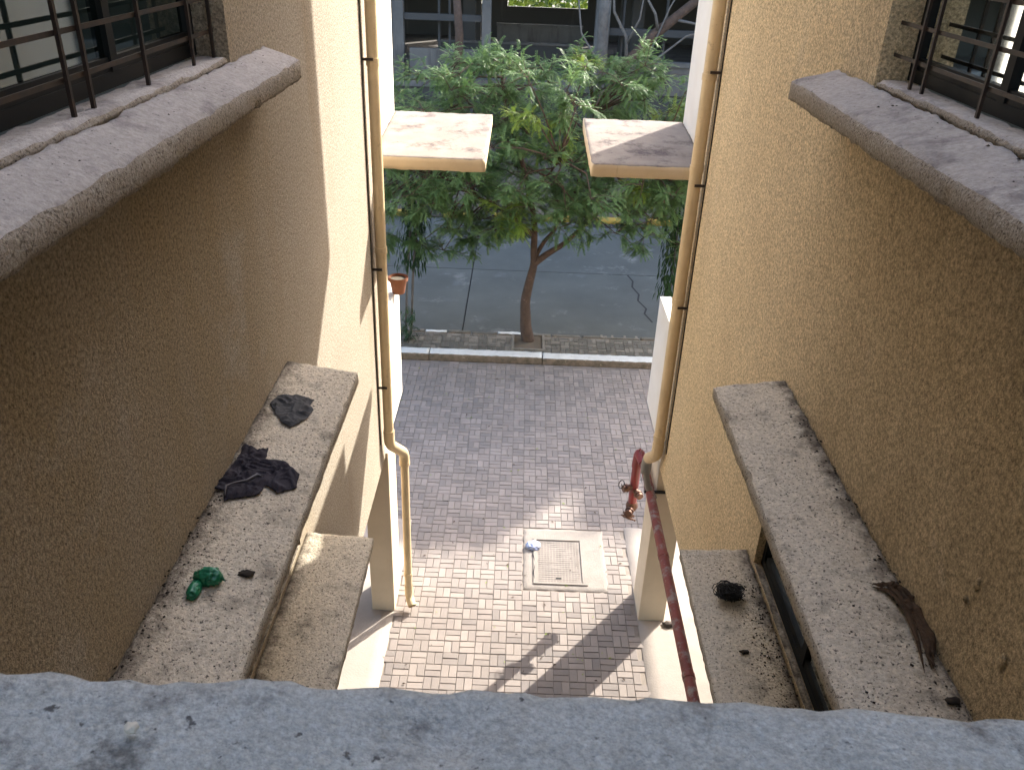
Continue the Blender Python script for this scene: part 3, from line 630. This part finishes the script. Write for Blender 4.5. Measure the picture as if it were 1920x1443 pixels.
# dry brown frond along the foot of the right wall
fr = thing('dry_frond', 'dry brown frond lying along the foot of the right wall', 'dry frond')
def fz(x): return ledge_z(x)+.012
pth = [(1.672, 2.965), (1.70, 2.955), (1.735, 2.945), (1.765, 2.90), (1.775, 2.82), (1.775, 2.72), (1.765, 2.62), (1.745, 2.53), (1.735, 2.46)]
def strip(pts, w0, name):
    b = MB(); v = []
    for k, p in enumerate(pts):
        t = (pts[min(k+1, len(pts)-1)]-pts[max(k-1, 0)]); t.z = 0; t.normalize(); q = Vector((-t.y, t.x, random.uniform(-.5, .5)))*w0*(1-abs(2*k/(len(pts)-1)-1)**3)*random.uniform(.7, 1.2)
        v += [tuple(p-q+Vector((0, 0, .001))), tuple(p+Vector((0, 0, abs(q.length)*.5))), tuple(p+q)]
    f = []
    for k in range(len(pts)-1): f += [(3*k, 3*k+3, 3*k+4, 3*k+1), (3*k+1, 3*k+4, 3*k+5, 3*k+2)]
    o = b.add(v, f).build(name, 'twig', fr, False); md = o.modifiers.new('thickness', 'SOLIDIFY'); md.thickness = .002; return o
def along(t):
    t = max(0, min(.9999, t))*(len(pth)-1); i = int(t); a, c = pth[i], pth[i+1]; return a[0]+(c[0]-a[0])*(t-i), a[1]+(c[1]-a[1])*(t-i)
for k in range(22):
    t0 = random.uniform(0, .7) if k > 5 else random.uniform(0, .12); t1 = t0+random.uniform(.18, .55) if k > 3 else 1
    ox, oy = random.gauss(0, .012), random.gauss(0, .01); pts = []
    for q in range(9):
        x, y = along(t0+(t1-t0)*q/8); x = min(x+ox+random.gauss(0, .004), 1.792)
        pts.append(Vector((x, y+oy, fz(x)-.006+abs(random.gauss(0, .007))+.010*math.sin(q/8*3.14))))
    strip(pts, random.uniform(.006, .016) if k > 3 else .012, 'shred')
# crumbs of dirt gathered on the ledges: too small to count
def crumbs(name, n, fn, zf, label, smin=.003, smax=.012):
    b = MB()
    for k in range(n):
        x, y = fn(); s = random.uniform(smin, smax)*random.choice((.5, .7, 1, 1)); z = zf(x)
        an = random.uniform(0, 3); c, d = math.cos(an)*s, math.sin(an)*s; e = random.uniform(.4, 1)
        v = [(x+c, y+d, z), (x-d*e, y+c*e, z), (x-c, y-d, z), (x+d*e, y-c*e, z), (x+random.uniform(-.2, .2)*s, y, z+s*.6)]
        b.add(v, [(0, 1, 4), (1, 2, 4), (2, 3, 4), (3, 0, 4)])
    tag(b.build(name, 'dirt'), label, 'dirt', kind='stuff')
def nearwall(xw, s, sp, ya, yb):
    def f():
        while True:
            d = abs(random.gauss(0, sp))
            if d < .46: return xw-s*(d+.004), random.uniform(ya, yb)
    return f
crumbs('dirt_crumbs', 150, nearwall(-1.5, -1, .05, 1.9, 3.5), ledge_z, 'dark dirt crumbs along the wall edge of the left ledge')
crumbs('dirt_crumbs', 190, nearwall(1.8, 1, .06, 1.9, 4.6), ledge_z, 'dark dirt crumbs along the wall edge of the right ledge')
crumbs('dirt_crumbs', 420, nearwall(1.8, 1, .12, 3.2, 4.75), lambda x: 4.133+.06*abs(x-1.295), 'dark dirt crumbs heaped on the lower right ledge')
crumbs('dirt_crumbs', 40, lambda: (random.uniform(-1.49, -1.06), random.uniform(2.0, 4.6)), ledge_z, 'scattered dark specks on the left ledge', .003, .009)
crumbs('dirt_crumbs', 45, lambda: (random.uniform(1.36, 1.79), random.uniform(2.0, 4.8)), ledge_z, 'scattered dark specks on the right ledge', .003, .010)
crumbs('dirt_crumbs', 30, lambda: (random.uniform(-1.49, -1.36), random.uniform(1.9, 4.9)), lambda x: 7.472+.325*abs(x+1.285), 'scattered specks on the left window sill', .003, .008)
crumbs('dirt_crumbs', 40, lambda: (random.uniform(1.64, 1.79), random.uniform(1.9, 4.9)), lambda x: 7.465+.25*abs(x-1.52), 'scattered specks on the right window sill', .003, .010)
for k, (x, y, z, lb_) in enumerate(((1.745, 2.30, None, 'black clod on the right ledge close to the parapet'), (1.55, 3.02, 4.15, 'black clod on the lower right ledge below the fibre tangle'))):
    o = MB().ball((x, y if k == 0 else 3.95, (z or ledge_z(x))+.008), .03, .018, .012, 12, .6, k+2).build('dirt_clod', 'dirt', None, True); tag(o, lb_, 'dirt clod')
# packet by the manhole, stone by the pillar
pk = crumple('packet', (.40, 9.93, .035), (.085, .075, .04), 'packet', None, 9.4, .4, .8); tag(pk, 'crumpled blue and white packet at the corner of the manhole', 'packet')
stn = MB().ball((2.22, 8.42, .035), .085, .05, .035, 16, .5, 3).build('stone', 'stone', None, True); tag(stn, 'dark oval stone beside the right pillar', 'stone')
# flower pot on the left balcony parapet
fpz = 4.16
pot = thing('flower_pot', 'terracotta flower pot standing on the left balcony parapet', 'flower pot')
autosmooth(MB().tube([(-1.45, 9.62, fpz), (-1.45, 9.62, fpz+.17)], [.075, .105], 24).build('pot', 'terracotta', pot))
autosmooth(MB().tube([(-1.45, 9.62, fpz+.165), (-1.45, 9.62, fpz+.205)], .122, 24, False).tube([(-1.45, 9.62, fpz+.165), (-1.45, 9.62, fpz+.205)], .105, 24, False).build('rim', 'terracotta', pot))
MB().tube([(-1.45, 9.62, fpz+.171), (-1.45, 9.62, fpz+.178)], .103, 24).build('soil', 'earth', pot)

# ------------------------------------------------------------------ trees
def frond(b, p, d, L, n, ll, lw, droop, rnd, mi=0):
    """one pinnate leaf: a drooping rachis with pairs of narrow leaflets"""
    d = d.normalized(); side = d.cross(Vector((0, 0, 1))); side = side.normalized() if side.length > .1 else Vector((1, 0, 0))
    pr = p
    for k in range(n):
        t = (k+1)/n; dd = (d+Vector((0, 0, -droop*t*1.6))).normalized(); q = pr+dd*L/n
        for s in (-1, 1):
            ld = (side*s*(.9-.35*t)+dd*.75+Vector((0, 0, -.25+rnd.uniform(-.25, .2)))).normalized(); nrm = ld.cross(dd*s); nrm = nrm.normalized() if nrm.length > .05 else side
            wv = nrm.cross(ld).normalized()*lw*.5; le = ll*(1-.45*abs(t-.45))*rnd.uniform(.8, 1.15)
            b.add([tuple(q), tuple(q+ld*le*.45+wv), tuple(q+ld*le), tuple(q+ld*le*.4-wv)], [(0, 1, 2, 3)], mi)
        pr = q
    b.add([tuple(p), tuple((p+pr)/2+side*.004), tuple(pr), tuple((p+pr)/2-side*.004)], [(0, 1, 2, 3)], mi)
def neem(name, label, base, limbs, clumps, per, rnd, grp, yellow=.04, trunk_r=.13, bark='bark'):
    T = thing(name, label, 'tree', grp)
    tb = MB(); anchors = []
    for (pts, r0, r1) in limbs:
        sm = []
        P = [Vector(p) for p in pts]
        for i in range(len(P)-1):
            p0, p1, p2, p3 = P[max(i-1, 0)], P[i], P[i+1], P[min(i+2, len(P)-1)]
            for q in range(5):
                t = q/5; sm.append(.5*((2*p1)+(p2-p0)*t+(2*p0-5*p1+4*p2-p3)*t*t+(3*p1-p0-3*p2+p3)*t**3))
        sm.append(P[-1]); n = len(sm)
        sm = [s+Vector((noise.noise(s*2.3), noise.noise(s*2.3+Vector((7, 0, 0))), 0))*.03 for s in sm]
        tb.tube(sm, [r0+(r1-r0)*(i/(n-1))**.8 for i in range(n)], 10)
        anchors += [s for s in sm if s.z > base[2]+1.6]
    tw = MB(); lv = MB()
    for (c, r) in clumps:
        c = Vector(c); a = min(anchors, key=lambda s: (s-c).length+.4*max(0, s.z-c.z)); mid = a.lerp(c, .5)+Vector((rnd.gauss(0, .12), rnd.gauss(0, .12), .1))
        tb.tube([a, a.lerp(mid, .6), mid, mid.lerp(c, .6), c], [.022, .018, .014, .010, .006], 5)
        cy = 1 if rnd.random() < yellow else 0
        for k in range(5):      # twigs fanning from the clump centre
            e = c+Vector((rnd.gauss(0, 1), rnd.gauss(0, 1), rnd.gauss(.15, .6))).normalized()*r*rnd.uniform(.6, 1)
            tw.tube([c, c.lerp(e, .5)+Vector((0, 0, .05)), e], [.008, .006, .003], 4)
            for q in range(per//5):
                t = rnd.uniform(.25, 1.05); p = c.lerp(e, t); out = (e-c).normalized()
                d = Vector((out.x+rnd.gauss(0, .75), out.y+rnd.gauss(0, .75), out.z*.5+rnd.gauss(.12, .4)))
                frond(lv, p, d, rnd.uniform(.16, .32), 11, .056, .0125, rnd.uniform(.1, .65), rnd, cy)
    tr_ = tb.build('trunk', bark, T, True); tag(tw.build('twigs', bark, T, True), kind='stuff')
    tag(lv.build('crown', ['leaf', 'leafyellow'], T), kind='stuff'); return T
rnd = random.Random(11)
limbs = [([(.30, 16.85, .1), (.24, 16.85, .5), (.20, 16.86, 1.0), (.29, 16.86, 1.6), (.33, 16.86, 2.0), (.30, 16.95, 2.8), (.05, 17.1, 3.8), (-.35, 17.2, 5.0), (-.45, 17.2, 5.8)], .15, .02),
         ([(.33, 16.86, 1.90), (.62, 16.82, 2.15), (1.0, 16.78, 2.45), (1.3, 16.75, 2.78), (2.0, 16.6, 3.5), (2.7, 16.5, 4.2)], .085, .015),
         ([(.36, 16.88, 2.05), (.55, 17.0, 2.35), (.85, 17.15, 2.75), (1.25, 17.4, 3.7), (1.4, 17.5, 4.9)], .055, .014),
         ([(.31, 16.9, 2.5), (-.2, 16.7, 3.0), (-1.0, 16.4, 3.5), (-1.9, 16.3, 4.0)], .06, .014),
         ([(.15, 17.0, 3.3), (.5, 16.3, 3.9), (.7, 15.7, 4.4)], .045, .012),
         ([(-.1, 17.1, 4.2), (-1.0, 17.6, 4.9), (-1.6, 17.9, 5.4)], .04, .012)]
clumps = []
def inside_crown(p):
    # two overlapping lobes: broad dome, dipping lower on the left of the fork
    a = ((p.x-.35)/4.3)**2+((p.y-16.9)/2.1)**2+((p.z-4.25)/1.95)**2
    return a < 1
tries = 0
while len(clumps) < 240 and tries < 20000:
    tries += 1; p = Vector((rnd.uniform(-3.9, 4.6), rnd.uniform(14.9, 18.9), rnd.uniform(2.4, 6.0)))
    if not inside_crown(p): continue
    if p.z < 2.95+.0*p.x and .1 < p.x < 2.9: continue
    if noise.noise(p*.9+Vector((3, 1, 8))) < -.22: continue
    if all((p-Vector(c)).length > .37 for c, r in clumps): clumps.append((tuple(p), rnd.uniform(.38, .62)))
for c in ((-.75, 16.5, 2.55), (-.35, 16.4, 2.75), (-1.1, 16.6, 2.75), (-.1, 16.5, 2.9), (-2.0, 16.3, 2.45), (-2.8, 16.4, 2.6), (2.5, 16.3, 2.75), (3.2, 16.4, 2.6), (-1.5, 16.2, 2.35), (-2.4, 16.6, 2.9), (-1.8, 16.5, 3.0), (-.5, 16.9, 5.95), (-1.4, 16.9, 5.75), (-2.0, 16.8, 5.6), (1.5, 17, 5.75), (.4, 16.9, 5.7), (2.3, 16.8, 5.3), (3.1, 16.8, 4.9)): clumps.append((c, .45))
neem('street_tree', 'feathery green street tree with forked brown trunk in the footpath', (.3, 16.85, .1), limbs, clumps, 95, rnd, None)
# thin weeping trees: hanging strap leaves on slender stems
def weeping(name, label, stems, z0, z1, n, rad, rnd):
    T = thing(name, label, 'tree', None); tb = MB(); lv = MB()
    for st in stems: tb.tube(st, [.022+.006*(1-i/len(st)) for i in range(len(st))], 7)
    for k in range(n):
        st = rnd.choice(stems); z = rnd.uniform(z0, z1); a = Vector(st[0]); b_ = Vector(st[-1]); t = max(0, min(1, (z-a.z)/(b_.z-a.z))); c = a.lerp(b_, t)
        an = rnd.uniform(0, 6.28); ro = rad*rnd.uniform(.2, 1); p = c+Vector((math.cos(an)*ro, math.sin(an)*ro, rnd.uniform(-.1, .1))); L = rnd.uniform(.14, .26); wd = rnd.uniform(.014, .026)
        o_ = Vector((math.cos(an), math.sin(an), 0)); q = o_.cross(Vector((0, 0, 1)))*wd; d1 = (o_*.35+Vector((0, 0, -.9)))*L*.5; d2 = d1+(o_*.1+Vector((0, 0, -1)))*L*.5
        lv.add([tuple(p), tuple(p+d1+q), tuple(p+d2), tuple(p+d1-q)], [(0, 1, 2, 3)])
    tb.build('stem', 'barkgrey', T, True); tag(lv.build('crown', 'leafdark', T), kind='stuff')
weeping('weeping_tree', 'slender weeping tree with drooping dark leaves beside the left balcony', [[(-2.42, 16.9, .1), (-2.36, 16.9, 1.4), (-2.18, 16.9, 3.3)], [(-2.30, 16.95, .1), (-2.24, 16.95, 1.4), (-2.08, 16.9, 3.2)]], 1.75, 3.2, 420, .30, rnd)
lvx = MB()
weeping('weeping_tree', 'slender weeping tree with dark hanging leaves beside the right drain pipe', [[(3.30, 16.95, .1), (3.30, 16.95, 1.4), (3.28, 16.9, 3.4)]], 1.2, 3.3, 600, .30, rnd)
# low leafy sprig below the left weeping tree
sp = thing('shrub_sprig', 'small leafy sprig at the foot of the left weeping tree', 'plant'); b = MB()
for k in range(60):
    p = Vector((-2.3+rnd.gauss(0, .08), 16.55+rnd.gauss(0, .08), rnd.uniform(.15, .95))); frond(b, p, Vector((rnd.gauss(0, 1), rnd.gauss(0, 1), -.4)), .16, 4, .09, .022, .8, rnd)
b.build('leaves', ['leafdark'], sp); MB().tube([(-2.3, 16.55, .1), (-2.28, 16.55, .6), (-2.32, 16.55, 1.0)], .009, 6).build('stem', 'barkgrey', sp)

# ------------------------------------------------------------------ opposite building: parking podium with tall block above
OB = thing('parking_building', 'dark grey parking podium with columns and low walls across the road', 'building')
OY = 33.5; OD = 47.0
box('ground_wall', -40, 45, OY, OY+.25, .1, 2.6, 'darkconc', OB)
box('podium_slab', -40, 45, OY-.1, OD, 2.62, 2.95, 'oldconc', OB)
for xa, xb, zt in ((-40, -5.25, 3.75), (-4.35, -1.85, 3.95), (3.45, 45, 3.62)): box('low_wall', xa, xb, OY+.1, OY+.3, 2.952, zt, 'oldconc', OB)
box('wall_cap', 3.45, 45, OY+.02, OY+.38, 3.622, 3.78, 'oldconc', OB)
box('wall_cap', -40, -5.25, OY+.02, OY+.38, 3.752, 3.86, 'oldconc', OB)
for x, wd in ((-4.8, .42), (-1.5, .34), (2.80, .52), (8.5, .5), (-10, .5), (14, .5), (-16, .5)): box('column', x-wd/2, x+wd/2, OY+.32, OY+.32+wd, 2.952, 7.0, 'oldconc', OB, .02)
for y in (38.0, 42.5):
    for x in (-7.2, -2.4, 4.6, 9.6): box('column', x-.25, x+.25, y, y+.5, 2.952, 7.0, 'darkconc', OB)
    box('beam', -40, 45, y-.02, y+.48, 6.4, 6.99, 'darkconc', OB)
# rear wall with three openings onto greenery
for xa, xb, za, zb in ((-40, -2.9, 2.952, 7.0), (-2.9, -2.2, 2.952, 4.5), (-2.2, -1.02, 2.952, 7.0), (-1.02, 3.05, 2.952, 4.45), (3.05, 4.9, 2.952, 7.0), (4.9, 5.4, 2.952, 4.6), (5.4, 45, 2.952, 7.0)): box('rear_wall', xa, xb, OD-.3, OD-.05, za, zb, 'darkconc', OB)
box('upper_floor_slab', -40, 45, OY-.1, OD, 7.002, 7.4, 'oldconc', OB)
box('tower_block', -40, 45, OY, OD, 7.402, 19.0, 'oldconc', OB)
box('roof_room', -40, 19.45, OY+.02, OY+5, 19.002, 20.75, 'oldconc', OB); box('roof_parapet', 19.95, 20.4, OY+.02, OY+3, 19.002, 19.65, 'oldconc', OB); box('roof_room', 20.402, 45, OY+.02, OY+5, 19.002, 20.3, 'oldconc', OB)
box('inner_barrier', -3.6, 2.2, 37.5, 37.7, 2.952, 3.75, 'darkconc', OB); box('barrier_cap', -3.7, 2.3, 37.42, 37.78, 3.752, 3.83, 'oldconc', OB)
box('tie_beam', -4.6, -1.67, OY+.42, OY+.62, 4.9, 5.12, 'darkconc', OB); box('tie_beam', 3.06, 8.2, OY+.42, OY+.62, 4.62, 4.86, 'darkconc', OB)
box('low_wall', -1.33, 2.5, 41.0, 41.2, 2.952, 4.1, 'oldconc', OB); box('wall_cap', -1.36, 2.53, 40.92, 41.28, 4.102, 4.2, 'oldconc', OB)
for x in (-3.3, -2.9, 3.6, 5.2, 6.4): MB().tube([(x, OY+.8, 2.96), (x, OY+.8, 6.99)], .05, 8).build('service_pipe', 'darkconc', OB)
# leaning bare tree and grey trunk in front of the podium
bt = thing('bare_tree', 'leaning brown tree trunk with thin bare branches before the parking podium', 'tree')
MB().tube([(2.55, 32.0, .1), (3.0, 32.0, 2.6), (3.5, 32.0, 3.8), (4.5, 32.0, 4.9), (5.8, 32.1, 6.0), (7.0, 32.2, 7.0)], [.26, .23, .20, .18, .15, .1], 12).build('trunk', 'bark', bt, True)
for pts, r in (([(3.6, 32, 3.9), (3.5, 31.9, 4.8), (3.0, 31.9, 5.6), (2.9, 31.9, 6.6)], .07), ([(4.0, 31.9, 3.2), (4.5, 31.9, 4.0), (5.6, 31.9, 4.9), (7.0, 31.9, 5.3)], .05), ([(4.0, 31.9, 3.2), (4.4, 31.8, 4.4), (4.9, 31.8, 5.8), (5.3, 31.8, 6.6)], .04), ([(3.55, 31.9, 4.6), (3.9, 31.8, 5.4), (4.0, 31.8, 6.4)], .045), ([(4.6, 31.9, 5.0), (4.4, 31.7, 5.6), (3.7, 31.7, 6.6)], .06), ([(3.2, 31.9, 3.1), (2.6, 31.7, 3.9), (1.9, 31.7, 4.9), (1.7, 31.7, 6.2)], .05), ([(5.2, 32, 5.4), (5.9, 31.8, 5.3), (7, 31.8, 5.9)], .06)):
    MB().tube(pts, [r*(1-.5*i/(len(pts)-1)) for i in range(len(pts))], 8).build('branch', 'barkgrey', bt, True)
gt = thing('grey_trunk', 'pale grey tree trunk standing before the podium column right of centre', 'tree')
MB().tube([(2.5, 32.9, .1), (2.65, 32.9, 2.5), (2.78, 32.9, 4.0), (2.72, 32.9, 5.2), (2.78, 32.9, 6.5)], [.34, .27, .2, .19, .18], 14).build('trunk', 'barkgrey', gt, True)
lt = thing('slim_trunk', 'slim dark brown trunk left of centre before the podium', 'tree')
MB().tube([(-2.3, 32.4, .1), (-2.45, 32.4, 3.2), (-2.4, 32.4, 4.6), (-2.55, 32.4, 6.5)], [.2, .17, .15, .13], 10).build('trunk', 'bark', lt, True)
# sunlit greenery behind the podium, seen through the openings: reads as one mass
rb = MB(); r2 = random.Random(5)
for k in range(12000):
    p = Vector((r2.uniform(-9, 12), r2.uniform(53, 57), r2.uniform(0, 7.5)))
    d = Vector((r2.gauss(0, 1), r2.gauss(0, 1), r2.gauss(0, .7))); L = r2.uniform(.3, .6); q = d.orthogonal().normalized()*L*.3; d = d.normalized()*L
    rb.add([tuple(p), tuple(p+d*.5+q), tuple(p+d), tuple(p+d*.5-q)], [(0, 1, 2, 3)], r2.choice((0, 1, 1)))
hb = rb.build('far_greenery', ['leaf', 'leafyellow']); tag(hb, 'sunlit yellow-green foliage seen through the rear opening of the podium', 'foliage', kind='stuff')

# dry leaf litter scattered over the paving: too small to count
ll = MB(); r3 = random.Random(9)
for k in range(170):
    x, y = r3.uniform(-2.2, 2.6), 7.1+r3.random()**1.3*8.7
    if y < 10.5 and not (PX0 < x < PX1): continue
    a = r3.uniform(0, 6.28); L = r3.uniform(.012, .032); W_ = L*.4; c, d = math.cos(a), math.sin(a); h = r3.uniform(.004, .014)
    z = .020 if (PATCH[0] < x < PATCH[1] and PATCH[2] < y < PATCH[3]) else .006
    ll.add([(x-c*L, y-d*L, z), (x-d*W_, y+c*W_, z+h), (x+c*L, y+d*L, z+h*.5), (x+d*W_, y-c*W_, z+h*.8)], [(0, 1, 2), (0, 2, 3)], 0 if r3.random() < .6 else 1)
tag(ll.build('leaf_litter', ['twig', 'leafyellow']), 'tiny dry leaves scattered over the brick paving', 'leaf litter', kind='stuff')
